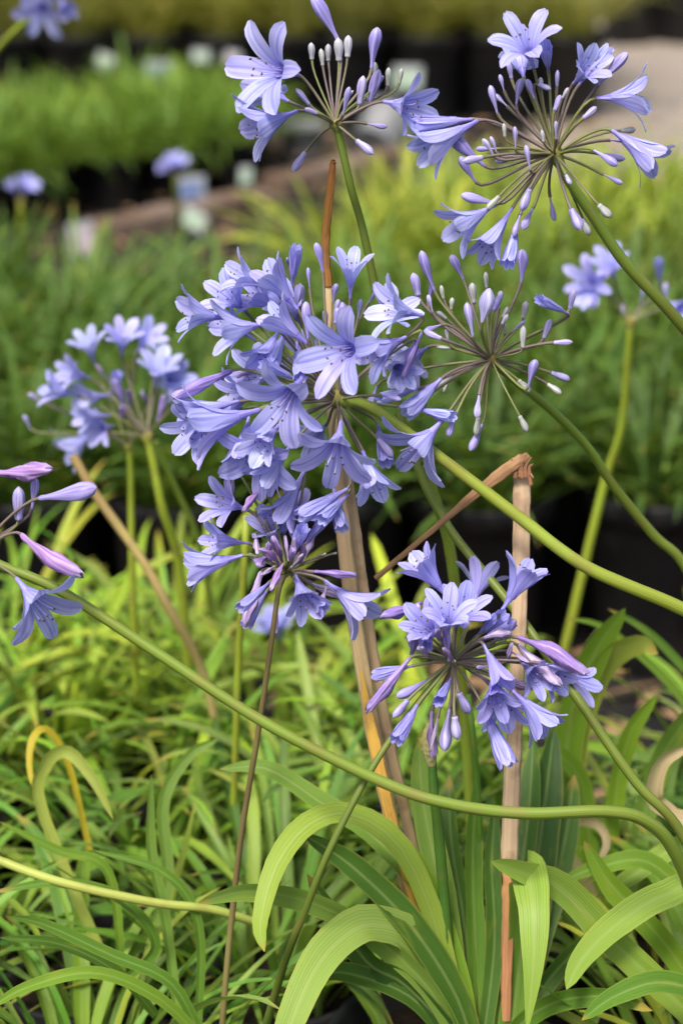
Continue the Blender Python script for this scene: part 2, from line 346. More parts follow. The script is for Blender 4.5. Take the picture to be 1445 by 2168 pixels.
for iy in range(5):
    for ix in range(9):
        x = -0.30 - ix * 0.16 - (iy % 2) * 0.08; yy = 5.82 + (x + 0.95) * 0.85 + iy * 0.16
        if x < -1.5 or yy > 6.9: continue
        massplant(x + rng.uniform(-.02, .02), yy, POT_S, SOIL_S, FD, 0.12, mixc(mixc(MID, DARK, .35), LIME, rng.uniform(.1, .6)), 'small potted plant with fine grassy green leaves in the row facing the timber edging' if iy == 0 else 'small potted plant with fine grassy green leaves behind the row facing the timber edging', 'small grassy plants in the back bed', 1.0)
for iy in range(4):
    for ix in range(12):
        x = -1.75 + ix * 0.225 + (iy % 2) * 0.11; yy = 7.45 + iy * 0.25
        if x > 0.80: continue
        massplant(x + rng.uniform(-.02, .02), yy, POT_H, SOIL_H, FF, 0.25, mixc(OLIVE, mixc(MID, TAN, .5), rng.uniform(0, .6)), 'tall olive grassy plant whose black pot shows behind the small grassy plants' if iy == 0 else 'tall olive yellow grassy plant standing behind the dark strip of far black pots', 'farthest row of tall grassy plants', 1.0)
# black pots beyond the path, empty
for i, (px, py) in enumerate(((1330, 95), (1392, 90), (1450, 96), (1360, 52), (1422, 48))):
    g = G(px, py); e = empty('empty_pot', g); tag(e, 'empty black nursery pot standing on the gravel path', 'pot', 'empty black pots on the path')
    link('pot', POT_H, M_POT, e)

# ---- things lying between the rows
def edging(px0, py0, px1, py1, label):
    a, b = G(px0, py0), G(px1, py1); d = b - a; L = d.length; mb = MB(); n = 14; rows = []
    for i in range(n):
        q = i / (n - 1); wv = 0.006 * noise.noise(Vector((q * 6, px0, 0)))
        rows.append([(q * L, -0.045 + wv, 0), (q * L, -0.045 + wv, 0.055), (q * L, 0.045 + wv, 0.058 + wv), (q * L, 0.045 + wv, 0)])
    mb.grid(rows, closed=True); mb.fan(rows[0]); mb.fan(rows[-1][::-1])
    o = link('timber_edging', mb.mesh('timber_edging', smooth=False), M_WOOD); o.location = a; o.rotation_euler.z = math.atan2(d.y, d.x); tag(o, label, 'timber')
edging(200, 520, 560, 445, 'weathered brown timber edging with labels beside it between the beds')
edging(575, 420, 860, 350, 'weathered brown timber edging running on to the grey empty pots')
GPOT = pot_mesh(0.085, 0.12); GPOT.name = 'grey_pot'
for px, py, s, tilt, az, lab in ((790, 345, 1.0, 62, 2.6, 'round grey empty pot tipped over with its mouth showing'), (640, 330, .8, 0, 0, 'small grey empty pot standing upright behind the timber'), (880, 400, .85, 75, 0.4, 'grey empty pot lying on its side next to the yellow green plants')):
    e = empty('empty_pot', G(px, py) + Vector((0, 0, 0.05 if tilt else 0))); tag(e, lab, 'pot', 'grey empty pots between the beds'); o = link('pot', GPOT, M_GREYPOT, e)
    o.rotation_euler = (R(tilt), 0, az); o.scale = (s, s, s)
def label_tag(px, py, y, wd, ht, mat, lab, spin=0.0):
    wd *= .8; ht *= .8
    r = P(px, py, 1) - CAM; p = CAM + r * (y / r.y); e = empty('plant_label', (p.x, p.y, 0)); tag(e, lab, 'label', 'plant labels between the beds'); top = p.z
    mb = MB(); mb.box((0, 0, top), wd, 0.0015, ht); o = link('card', mb.mesh('card', smooth=False), M_WHITE, e)
    mb = MB(); mb.box((0, -0.0016, top - ht * 0.06), wd * 0.86, 0.0012, ht * 0.66); link('printed_panel', mb.mesh('printed_panel', smooth=False), mat, o)
    mb = MB(); mb.box((0, 0.003, (top - ht / 2) / 2 + 0.005), 0.012, 0.002, max(0.02, top - ht / 2 + 0.012)); link('stake', mb.mesh('stake', smooth=False), M_POT, e)
    e.rotation_euler = (0, 0, spin); o.rotation_euler = (0, 0.15 - spin * .5, 0); o.location = (-top * math.sin(0.15 - spin * .5), 0, top * (1 - math.cos(0.15 - spin * .5)))
label_tag(405, 398, 5.45, 0.085, 0.075, M_BLUE, 'white plant label with blue print standing by the timber edging', spin=0.3)
label_tag(412, 465, 5.2, 0.075, 0.06, M_GREENL, 'white plant label with pale green print in front of the blue one', spin=-0.5)
label_tag(172, 505, 4.75, 0.07, 0.09, M_PINKL, 'white plant label with pink print at the end of the timber edging', spin=0.4)
label_tag(335, 150, 7.1, 0.10, 0.08, M_BLUE, 'wide pale plant label before the far black pots', spin=0.2)
label_tag(222, 132, 7.15, 0.07, 0.07, M_GREENL, 'greenish white plant label before the far black pots', spin=-0.3)
label_tag(425, 118, 7.2, 0.07, 0.05, M_GREENL, 'small pale green plant label hung before a far black pot', spin=0.1)
label_tag(492, 122, 7.2, 0.06, 0.05, M_PINKL, 'small lilac plant label hung before a far black pot', spin=0.0)
label_tag(862, 165, 6.95, 0.11, 0.09, M_GREENL, 'large pale green plant label standing at the end of the far row', spin=0.2)
label_tag(520, 372, 5.9, 0.04, 0.06, M_GREENL, 'narrow white plant label standing behind the timber edging', spin=0.2)
mb = MB(); r2 = random.Random(3)
for i in range(700):
    if i < 420: x, y_ = r2.uniform(-0.9, 1.0), r2.uniform(5.0, 7.3)
    else: x, y_ = r2.uniform(-0.8, 0.8), r2.uniform(2.4, 3.1)
    a_ = r2.random() * 6.28; l = r2.uniform(.015, .05); wd = l * r2.uniform(.15, .45); z = 0.004 + r2.random() * 0.01
    d = Vector((math.cos(a_), math.sin(a_), r2.uniform(-.1, .2))); s = Vector((-d.y, d.x, 0)); c = Vector((x, y_, z + 0.012))
    mb.grid([[c - d * l - s * wd * .2, c - d * l + s * wd * .2], [c - s * wd + Vector((0, 0, .006)), c + s * wd], [c + d * l - s * .001, c + d * l + s * .001]])
tag(link('leaf_litter', mb.mesh('leaf_litter'), M_LITTER), 'scattered dry brown leaf litter on the dark ground', 'leaf litter', kind='stuff')

# ------------------------------------------------------------------ broad leaves traced one by one
def traced_leaf(parent, pts, wpx, col, twist=0.3, fold=0.3, base=0.7, tipp=0.6, cols=5, prof=None):
    q = [P(*p) for p in pts]; d = sum(p[2] for p in pts) / len(pts); sp = spline(q, 22); tg = tangents(sp); sides = []
    for i, p in enumerate(sp):
        view = (p - CAM).normalized(); s = tg[i].cross(view)
        if s.length < 0.05: s = RT.copy()
        s.normalize(); s.rotate(Matrix.Rotation(twist * (0.4 + 0.6 * math.sin(3 * i / 21)), 3, tg[i])); sides.append(s)
    for i in range(1, len(sides)):
        if sides[i].dot(sides[i - 1]) < 0: sides[i] = -sides[i]
    mb = MB(); ribbon(mb, sp, sides, prof or wprof(wpx / FP * d, base, tipp), cols, fold, 0.5, 0.10, pts[0][0] * 0.1)
    o = link('leaf', mb.mesh('leaf', [M_LEAF]), M_LEAF, parent, col)
    o.matrix_parent_inverse = Matrix.Translation(-parent.location); return o
hb = G(1010, 2275, 0.25)
hero = plant('potted_plant', (hb.x, hb.y, 0), POT_H, SOIL_H, 'large potted plant with broad strap leaves around the broken tan stalk', 'plant')
B = (1005, 2255, 1.80)
def seq(pts, d0, d1): return [(p[0], p[1], d0 + (d1 - d0) * i / (len(pts) - 1)) for i, p in enumerate(pts)]
DG = mixc(DARK, MID, .35)
for pts, d1, wd, c, tw in (
    ([(1010, 2255), (965, 2110), (865, 1955), (745, 1835), (640, 1765)], 1.72, 62, DG, .3),
    ([(995, 2255), (905, 2090), (765, 1965), (640, 1905), (520, 1888), (420, 1912)], 1.66, 50, mixc(MID, PALE, .5), -.4),
    ([(985, 2255), (930, 1990), (850, 1800), (745, 1725), (655, 1745), (587, 1830), (552, 1950), (560, 2015)], 1.64, 54, mixc(mixc(LIME, PALE, .5), YEL, .12), .5),
    ([(975, 2260), (890, 2010), (790, 1958), (720, 1990), (662, 2060), (612, 2175), (585, 2260)], 1.62, 84, PALE, .35),
    ([(990, 2255), (930, 1950), (800, 1780), (680, 1700), (565, 1628), (465, 1628)], 1.78, 46, mixc(MID, PALE, .4), .4),
    ([(1005, 2255), (970, 2070), (915, 1910), (865, 1810), (830, 1765)], 1.76, 50, mixc(MID, LIME, .5), .2),
    ([(995, 2255), (935, 1900), (895, 1700), (886, 1565)], 1.80, 58, mixc(MID, PALE, .5), .2),
    ([(1060, 2255), (1115, 1960), (1145, 1750), (1172, 1540)], 1.90, 88, DARK, .5),
    ([(1045, 2255), (1090, 1940), (1118, 1720), (1128, 1560)], 1.88, 60, DG, -.4),
    ([(1070, 2255), (1130, 2010), (1190, 1800), (1215, 1640)], 1.92, 62, DG, .3),
    ([(1020, 2255), (1005, 2000), (1000, 1800), (1010, 1640)], 1.84, 44, MID, .5),
    ([(1000, 2255), (985, 1980), (955, 1780), (950, 1640)], 1.86, 46, DG, -.5),
    ([(1015, 2255), (1045, 2010), (1040, 1830), (1048, 1700)], 1.82, 40, DG, .3),
    ([(990, 2255), (880, 2120), (770, 2070), (690, 2060), (600, 2090)], 1.70, 46, DG, .4),
    ([(1000, 2255), (930, 2160), (850, 2080), (780, 2040), (700, 1930), (650, 1850)], 1.72, 52, DARK, -.3),
    ([(1040, 2255), (1100, 2170), (1180, 2120), (1290, 2110), (1380, 2140)], 1.70, 44, MID, .3),
    ([(1070, 2255), (1150, 2090), (1250, 1990), (1340, 1970)], 1.86, 42, DG, .3)):
    traced_leaf(hero, seq(pts, 1.80, d1), wd, c, tw)
# leaf that stands up, is kinked and hangs down again
def hang(v): return (0.0275 if v < 0.12 else 0.0275 * (1 - ((v - 0.12) / 0.88) ** 2.2 * 0.96))
traced_leaf(hero, [(1070, 2255, 1.80), (1092, 2100, 1.80), (1108, 1960, 1.78), (1112, 1850, 1.75)], 70, mixc(MID, PALE, .2), .3, .2, .8, .97)
traced_leaf(hero, [(1108, 1836, 1.755), (1120, 1850, 1.725), (1130, 1930, 1.70), (1128, 2050, 1.69), (1114, 2185, 1.69)], 75, mixc(PALE, LIME, .45), .12, .18, prof=hang)
rb = P(1560, 2300, 1.80)
side = plant('potted_plant', (0.42, 1.66, 0), POT_H, SOIL_H, 'potted plant whose long yellowish leaves reach in past the broken tan stalk', 'plant')
for pts, d0, d1, wd, c, tw in (
    ([(1560, 2250), (1440, 2130), (1300, 2000), (1190, 1885), (1110, 1850), (1038, 1824)], 1.80, 1.70, 66, mixc(LIME, PALE, .5), .3),
    ([(1580, 2230), (1500, 1900), (1400, 1900), (1300, 1962), (1232, 2030), (1198, 2095)], 1.82, 1.70, 64, mixc(PALE, LIME, .3), .3),
    ([(1560, 2250), (1430, 2030), (1335, 1920), (1285, 1865), (1235, 1780)], 1.82, 1.80, 52, mixc(LIME, MID, .3), -.3),
    ([(1560, 2250), (1480, 1960), (1380, 1830), (1270, 1835), (1180, 1870)], 1.85, 1.80, 42, mixc(LIME, MID, .5), .4),
    ([(1570, 2240), (1530, 1800), (1440, 1790), (1330, 1860), (1260, 1900)], 1.90, 1.84, 44, mixc(LIME, PALE, .5), .3),
    ([(1560, 2255), (1500, 2120), (1400, 2080), (1300, 2110), (1230, 2160)], 1.76, 1.68, 50, MID, .3)):
    traced_leaf(side, seq(pts, d0, d1), wd, c, tw)
traced_leaf(side, seq([(1560, 2230), (1500, 1800), (1420, 1730), (1378, 1690), (1400, 1612), (1470, 1575)], 1.86, 1.82), 44, TAN, .6, .5)
back = plant('potted_plant', (0.30, 2.0, 0), POT_L, SOIL_L, 'potted plant raising a broad pointed leaf and a folded pale leaf before the black gap', 'plant')
for pts, d0, d1, wd, c, tw in (
    ([(1240, 2000), (1195, 1680), (1218, 1480), (1265, 1370), (1322, 1288)], 2.1, 1.98, 66, mixc(LIME, MID, .35), .3),
    ([(1250, 2000), (1212, 1650), (1243, 1480), (1292, 1392), (1355, 1362), (1392, 1384)], 2.1, 1.96, 56, mixc(PALE, YEL, .45), .5),
    ([(1300, 2000), (1220, 1830), (1150, 1780), (1195, 1742), (1262, 1742), (1284, 1790), (1248, 1850)], 2.05, 1.92, 26, TAN, .6),
    ([(1290, 2000), (1560, 1560), (1450, 1420), (1365, 1335), (1285, 1288)], 2.1, 2.05, 20, MID, .3),
    ([(1290, 2000), (1520, 1640), (1440, 1480), (1350, 1385), (1270, 1325), (1195, 1308)], 2.1, 2.05, 18, mixc(LIME, MID, .5), .3),
    ([(1300, 2000), (1380, 1660), (1440, 1540), (1500, 1480)], 2.1, 1.98, 50, mixc(PALE, MID, .5), .3),
    ([(1270, 2000), (1300, 1700), (1330, 1560), (1390, 1470)], 2.1, 2.0, 40, LIME, .3),
    ([(1250, 2000), (1240, 1700), (1180, 1600), (1090, 1620)], 2.1, 2.0, 40, mixc(MID, LIME, .5), .3)):
    traced_leaf(back, seq(pts, d0, d1), wd, c, tw)
leftp = plant('potted_plant', (-0.215, 1.80, 0), POT_L, SOIL_L, 'potted plant with a drooping pale leaf and one golden dying leaf', 'plant')
for pts, d0, d1, wd, c, tw in (
    ([(240, 2080), (90, 1720), (95, 1622), (142, 1590), (198, 1650), (240, 1735)], 1.95, 1.92, 40, mixc(PALE, YEL, .35), .4),
    ([(190, 1800), (145, 1620), (102, 1548), (72, 1562), (64, 1630), (88, 1706)], 2.0, 1.95, 24, (0.46, 0.36, 0.02), .5),
    ([(240, 2080), (350, 1900), (345, 1700), (400, 1600), (462, 1565)], 1.95, 1.98, 36, mixc(MID, PALE, .4), .3),
    ([(260, 2080), (230, 1850), (120, 1800), (0, 1740)], 1.9, 1.85, 30, mixc(MID, LIME, .4), .4),
    ([(260, 2080), (330, 2000), (250, 1900), (120, 1870), (-20, 1890)], 1.86, 1.78, 34, MID, .4),
    ([(330, 2150), (250, 2060), (130, 2000), (0, 1985)], 1.8, 1.7, 36, mixc(MID, DARK, .3), .4),
    ([(430, 2200), (330, 2110), (200, 2060), (60, 2090), (-30, 2140)], 1.75, 1.65, 40, mixc(LIME, MID, .5), .4),
    ([(430, 2200), (360, 2080), (230, 2020), (100, 1960), (20, 1940)], 1.76, 1.68, 38, MID, .3),
    ([(380, 2180), (350, 1950), (320, 1800), (320, 1640)], 1.86, 1.86, 34, mixc(MID, PALE, .3), .4),
    ([(420, 2180), (420, 1960), (350, 1850), (200, 1800)], 1.84, 1.8, 30, MID, .4)):
    traced_leaf(leftp, seq(pts, d0, d1), wd * .74, c, tw)

# ------------------------------------------------------------------ flowers
def floret_variant(seed, a0, a1, arc, win, wout, flare=0.0, jit=6, stam=True):
    r = random.Random(seed); pet = []; zmax = 0
    raw = []
    for k in range(6):
        inner = k % 2; phi = k * math.pi / 3 + r.uniform(-.08, .08); b1 = a1 + r.uniform(-jit, jit); n = 10
        rad, z = 0.070 if inner else 0.080, 0.27; cl = []
        for i in range(n):
            s = i / (n - 1); ang = R(a0 + (b1 - a0) * min(1, s * 1.15) ** 1.1 + flare * max(0, s - 0.7) / 0.3)
            if i: rad += math.sin(ang) * arc / (n - 1); z += math.cos(ang) * arc / (n - 1)
            cl.append((rad, z, ang))
        wm = (win if inner else wout) * r.uniform(.92, 1.08); rows = []
        for i, (rad, z, ang) in enumerate(cl):
            s = i / (n - 1)
            prof = (0.40 + 0.60 * min(1, s / 0.5) ** .8) * (1 if s < 0.66 else math.sqrt(max(0.04, 1 - ((s - 0.66) / 0.345) ** 2.4)))
            row = []
            for j in range(5):
                u = j / 2 - 1; off = u * wm * 0.5 * prof
                # petals wrap round the axis: bend sides along the circle, ripple the rim
                th = off / max(rad, 0.055); wrap = max(0, 0.85 * (1 - 1.5 * s)) + 0.05
                x = rad * math.cos(th) * wrap + rad * (1 - wrap); yy = rad * math.sin(th) * wrap + off * (1 - wrap)
                rip = 0.022 * s * noise.noise(Vector((s * 4 + seed, u * 1.6 + k * 3.1, seed * 0.7))) + (0.012 * (1 - abs(u)) * s if inner else -0.006 * abs(u))
                x += rip * math.cos(ang); zz = z - rip * math.sin(ang) + 0.02 * u * u * s * math.sin(ang)
                row.append((x * math.cos(phi) - yy * math.sin(phi), x * math.sin(phi) + yy * math.cos(phi), zz))
            rows.append(row)
        zmax = max(zmax, cl[-1][1]); raw.append(rows)
    k_ = 1.0 / zmax; sc = lambda p: (p[0] * k_, p[1] * k_, p[2] * k_)
    for rows in raw:
        m = MB(); m.grid([[sc(p) for p in q] for q in rows]); pet.append(m.mesh('petal', [M_PETAL]))
    m = MB(); rows = []
    for rr, z in ((.014, -.02), (.030, .0), (.034, .03), (.030, .08), (.042, .16), (.062, .25), (.078, .33), (.086, .38)):
        rows.append([sc((rr * (1 + .05 * math.cos(6 * t)) * math.cos(t), rr * (1 + .05 * math.cos(6 * t)) * math.sin(t), z)) for t in [q * math.pi / 9 for q in range(18)]])
    m.grid(rows, closed=True); tb = m.mesh('floret', [M_BUD])
    st = None
    if stam:
        m = MB()
        for q in range(6):
            a = q * math.pi / 3 + .3; l = r.uniform(.42, .58); sp = r.uniform(.05, .11)
            pts = [Vector(sc((.05 * math.cos(a), .05 * math.sin(a), .28))), Vector(sc(((.05 + sp * .3) * math.cos(a), (.05 + sp * .3) * math.sin(a) - .02, .28 + l * .55))), Vector(sc(((.05 + sp) * math.cos(a), (.05 + sp) * math.sin(a) + .01, .28 + l)))]
            tube(m, spline(pts, 6), .006 * k_, 4, 0); d = (pts[2] - pts[1]).normalized(); s_ = d.cross(Vector((0, 0, 1.01))).normalized()
            tube(m, [pts[2] - s_ * .022 * k_, pts[2] - s_ * .012 * k_, pts[2] + s_ * .012 * k_, pts[2] + s_ * .022 * k_], lambda v: (.006 + .009 * math.sin(v * math.pi)) * k_, 5, 1)
        st = m.mesh('stamens', [M_FIL, M_ANTH])
    return tb, pet, st
VAR = {'W': [floret_variant(s, 14, 72, .82, .315, .255, 18, 14) for s in (1, 2, 3, 4)],
       'M': [floret_variant(s, 10, 50, .82, .31, .25, 16, 15) for s in (11, 12, 13, 14)],
       'F': [floret_variant(s, 7, 32, .80, .29, .24, 22, 14) for s in (21, 22, 23, 24)],
       'C': [floret_variant(s, 5, 2, .74, .22, .20, 14, 3, False) for s in (31, 32, 33)]}
def lathe_variant(name, prof, seed, wr=0.0, lobes=0.08, bend=0.0, rag=0.0):
    r = random.Random(seed); m = MB(); rows = []; n = 18
    ps = spline([Vector((a, b, 0)) for a, b in prof], 16)
    for i, p in enumerate(ps):
        ring = []
        for k in range(n):
            t = 2 * math.pi * k / n + wr * 1.2 * p.y
            rr = max(0.004, p.x) * (1 + lobes * math.cos(6 * t) * min(1, p.y * 3) + wr * noise.noise(Vector((math.cos(t) * 1.6 + seed, math.sin(t) * 1.6, p.y * 3))))
            z = p.y + (rag * noise.noise(Vector((math.cos(t) * 2.2, math.sin(t) * 2.2, seed))) if i > 12 else 0)
            ring.append((rr * math.cos(t) + bend * p.y * p.y, rr * math.sin(t) * (1 - 0.35 * wr), z))
        rows.append(ring)
    m.grid(rows, closed=True); m.fan(rows[-1]); return m.mesh(name, [M_BUD])
BUDV = [lathe_variant('bud', [(.030, 0), (.046, .05), (.044, .14), (.075, .35), (.135, .62), (.142, .78), (.095, .93), (.012, 1.0)], s, 0.06, .07, bd) for s, bd in ((1, .06), (2, -.04), (3, .1))]
FATV = [lathe_variant('bud', [(.05, 0), (.09, .10), (.16, .30), (.25, .55), (.22, .76), (.11, .93), (.012, 1.0)], s, 0.06, .07, .03) for s in (5, 6)]
SMALLV = [lathe_variant('bud', [(.07, 0), (.12, .06), (.12, .2), (.165, .45), (.18, .66), (.14, .86), (.02, 1.0)], s, 0.05, .06, .03) for s in (7, 8)]
WITHV = [lathe_variant('withered_floret', [(.026, 0), (.042, .06), (.04, .15), (.07, .38), (.105, .60), (.085, .78), (.075, .92), (.03, 1.0)], s, 0.85, .18, bd, .14) for s, bd in ((9, .18), (10, -.14), (11, .06), (12, .25))]
PET = (0.44, 0.455, 0.86); PETP = (0.55, 0.565, 0.88); PETV = (0.36, 0.33, 0.78)
TUBE = (0.25, 0.225, 0.74); BUDC = (0.30, 0.26, 0.66); BUDP = (0.50, 0.47, 0.74); GREEN = (0.50, 0.53, 0.42); WITH = (0.34, 0.20, 0.56); MAG = (0.40, 0.23, 0.53); WPALE = (0.55, 0.44, 0.66)
TYPES = {'W': 4.0, 'M': 4.3, 'F': 4.5, 'C': 4.2, 'B': 2.6, 'f': 2.4, 'b': 1.5, 'g': 1.0, 'X': 3.6, 'Y': 3.4, 'x': 2.4}
def flower_head(name, c, stalk, items, label, srad=11, scol=(0.15, 0.21, 0.045), cat='flower', group=None, seed=1, low=False, blue=PET, extra=0, xt='bbgCB', rr=(95, 165)):
    """c = (px, py, depth) of the umbel's centre; stalk = pixel path down from it; items = (type, base px, base py, tip px, tip py, depth cm of base[, facing])"""
    r = random.Random(seed); cx, cy, cd = c; C = P(*c); cm = 100.0
    e = empty(name, P(*stalk[-1])); tag(e, label, cat, group); T = Matrix.Translation(-e.location)
    def add(o): o.matrix_parent_inverse = T; return o
    pts = spline([C] + [P(*s) for s in stalk], 14 + 10 * len(stalk)); R0 = srad / FP * cd
    mb = MB(); tube(mb, pts, lambda v: R0 * (1.25 - 0.4 * min(1, v * 14) + 0.45 * v), 10, rough=0.06)
    add(link('stem', mb.mesh('stem', [M_STEM]), M_STEM, e, scol))
    updir = (pts[0] - pts[3]).normalized()
    mb = MB(); tube(mb, [C - updir * R0 * 1.6, C - updir * R0 * .6, C + updir * R0 * .4, C + updir * R0 * 1.1], lambda v: R0 * (0.95 + 0.4 * math.sin(v * 2.6)), 10, rough=.6)
    add(link('flower_base', mb.mesh('flower_base', [M_DRY]), M_DRY, e, (0.27, 0.24, 0.07)))
    items = list(items); ke = 1.7 / cd
    for i in range(extra):
        a = i * 2.39996 + r.uniform(-.5, .5); q = r.uniform(*rr) * ke; t = r.choice(xt); l = {'b': 42, 'g': 32, 'C': 80, 'B': 66, 'x': 60, 'X': 85, 'F': 90, 'M': 70}[t] * ke
        bx, by = cx + q * math.cos(a), cy + q * math.sin(a); b2 = -0.35 * math.sin(a) * r.random() + a * 1.0
        items.append((t, bx, by, bx + l * math.cos(b2), by + l * math.sin(b2) + 8, r.uniform(-3.5, 4), r.choice((-1, 1))))
    for it in items:
        ty, bx, by, tx, ty_, zb = it[:6]; sg = it[6] if len(it) > 6 else -1
        d = cd + zb / cm; l2 = math.hypot(tx - bx, ty_ - by) / FP * d * cm; La = TYPES[ty]
        if ty in 'BfbgXxY': L = max(l2 * 1.04, La * (.55 if ty in 'Bfbg' else .8))
        elif ty in 'W': L = max(l2, La)
        else: L = max(l2 * 1.02, La * .85)
        dz = math.sqrt(max(0, L * L - l2 * l2)); Bp = P(bx, by, d); Tp = P(tx, ty_, d + sg * dz / cm)
        ax = (Tp - Bp); Lm = ax.length; ax.normalize()
        # pedicel
        ln = (Bp - C).length; dir0 = ((Bp - C).normalized() + updir * .25).normalized()
        p1 = C + dir0 * ln * .35; p2 = Bp - ax * min(.012, ln * .22) ; n = 8; q = []
        for i in range(n):
            t = i / (n - 1); q.append(C * (1 - t) ** 3 + p1 * 3 * t * (1 - t) ** 2 + p2 * 3 * t * t * (1 - t) + Bp * t ** 3)
        pr = 0.00105 if ty not in 'g' else 0.0008
        mb = MB(); tube(mb, q, lambda v: pr * (1.0 + .5 * max(0, v - .8) * 5 * .6 + .4 * max(0, .1 - v) * 10), 6)
        pc = mixc((0.17, 0.20, 0.045), (0.16, 0.10, 0.13), r.random() * .9)
        add(link('pedicel', mb.mesh('pedicel', [M_PED]), M_PED, e, pc))
        rot = ax.to_track_quat('Z', 'Y').to_matrix().to_4x4() @ Matrix.Rotation(r.random() * 6.283, 4, 'Z')
        q_ = r.uniform(.88, 1.18); mat = Matrix.Translation(Bp) @ rot @ Matrix.Diagonal((Lm * q_, Lm * q_ * r.uniform(.82, 1.1), Lm, 1)) @ Matrix(((1, 0, r.uniform(-.1, .1), 0), (0, 1, r.uniform(-.1, .1), 0), (0, 0, 1, 0), (0, 0, 0, 1)))
        v = r.uniform(.88, 1.1)
        if ty in VAR:
            tb, pet, st = r.choice(VAR[ty]); col = mixc(blue, PETP if r.random() < .5 else PETV, r.random() * .4)
            o = link('floret', tb, M_BUD, e, mixc(TUBE, PETV, r.random() * .5)); o.matrix_parent_inverse = T; o.matrix_basis = mat
            for pm in pet: link('petal', pm, M_PETAL, o, tuple(min(.9, x * v * r.uniform(.95, 1.05)) for x in col))
            if st and not low: link('stamens', st, M_FIL, o)
        else:
            if ty == 'B': me, col = r.choice(BUDV), mixc(BUDC, PETV if r.random() < .6 else BUDP, r.random() * .5)
            elif ty == 'f': me, col = r.choice(FATV), mixc(BUDP, PETP, .6)
            elif ty == 'b': me, col = r.choice(SMALLV if r.random() < .4 else BUDV), mixc(BUDC, BUDP, r.random() * .8)
            elif ty == 'g': me, col = r.choice(SMALLV), mixc(GREEN, BUDP, r.random() * .5)
            elif ty == 'X': me, col = r.choice(WITHV), mixc(WITH, TUBE, r.random() * .6)
            elif ty == 'Y': me, col = r.choice(WITHV), mixc(MAG, WITH, r.random() * .5)
            else: me, col = r.choice(WITHV), mixc(WPALE, WITH, r.random() * .6)
            o = link('withered_floret' if ty in 'XYx' else 'bud', me, M_BUD, e, tuple(min(.9, x * v) for x in col)); o.matrix_parent_inverse = T; o.matrix_basis = mat
    return e
GRN = (0.17, 0.24, 0.030); LGRN = (0.28, 0.35, 0.035); DGRN = (0.115, 0.17, 0.026); BRN = (0.19, 0.15, 0.06)
H = {}
U1 = [('M', 741, 632, 742, 540, -1), ('M', 893, 668, 797, 640, -2), ('M', 575, 610, 482, 570, 0), ('F', 630, 655, 556, 560, -2), ('C', 618, 605, 625, 522, 1.5),
      ('M', 482, 672, 382, 668, 1), ('M', 562, 686, 452, 705, -3), ('F', 650, 727, 562, 655, -4), ('B', 652, 718, 643, 640, -4.5), ('C', 600, 705, 575, 785, 0), ('C', 628, 725, 632, 800, -1),
      ('F', 590, 700, 545, 770, 1), ('B', 683, 577, 676, 512, 0), ('b', 655, 608, 653, 566, 1), ('b', 757, 674, 762, 633, 0), ('b', 690, 690, 688, 655, 2), ('b', 726, 690, 728, 640, 1),
      ('W', 765, 732, 703, 748, -4), ('F', 858, 714, 772, 756, -3), ('M', 880, 722, 848, 790, 2, 1), ('X', 892, 704, 853, 796, 0),
      ('W', 642, 796, 588, 862, -4), ('M', 548, 868, 395, 912, -2), ('F', 527, 882, 500, 988, -1), ('F', 505, 850, 372, 880, -1), ('X', 490, 784, 372, 846, -1), ('F', 520, 845, 440, 905, 1),
      ('W', 722, 893, 712, 985, -4.5), ('F', 768, 955, 802, 1046, -1), ('F', 616, 942, 545, 1030, -1), ('C', 735, 1035, 634, 1100, 0), ('C', 737, 1046, 683, 1106, .5),
      ('b', 610, 560, 606, 545, 2), ('F', 690, 900, 650, 930, 3, 1), ('M', 585, 800, 520, 790, 3), ('M', 560, 830, 470, 840, 2), ('F', 540, 720, 455, 660, 3), ('F', 600, 660, 520, 610, 3), ('M', 520, 660, 470, 610, 3),
      ('W', 570, 930, 540, 985, 1), ('F', 640, 690, 600, 620, 3), ('M', 800, 700, 850, 640, 3), ('F', 830, 760, 850, 800, 3), ('b', 705, 640, 706, 600, 3), ('b', 640, 640, 636, 600, 3), ('M', 450, 880, 385, 930, 1), ('F', 590, 900, 540, 960, -2), ('C', 800, 900, 815, 980, 3), ('b', 780, 640, 800, 610, 3), ('x', 560, 770, 500, 800, 2), ('M', 690, 760, 640, 740, 3, 1)]
H['u1'] = flower_head('blue_flower_head', (716, 846, 1.68), [(790, 866, 1.69), (935, 972, 1.70), (1085, 1085, 1.70), (1240, 1200, 1.70), (1440, 1288, 1.71), (1640, 1400, 1.75), (1760, 1800, 1.85), (1800, 2260, 1.95)], U1,
    'large full blue flower head on a thick green stem crossing before the broken tan stalk', 13, mixc(GRN, LGRN, .6), seed=5, extra=9, xt='bbC', rr=(90, 190))
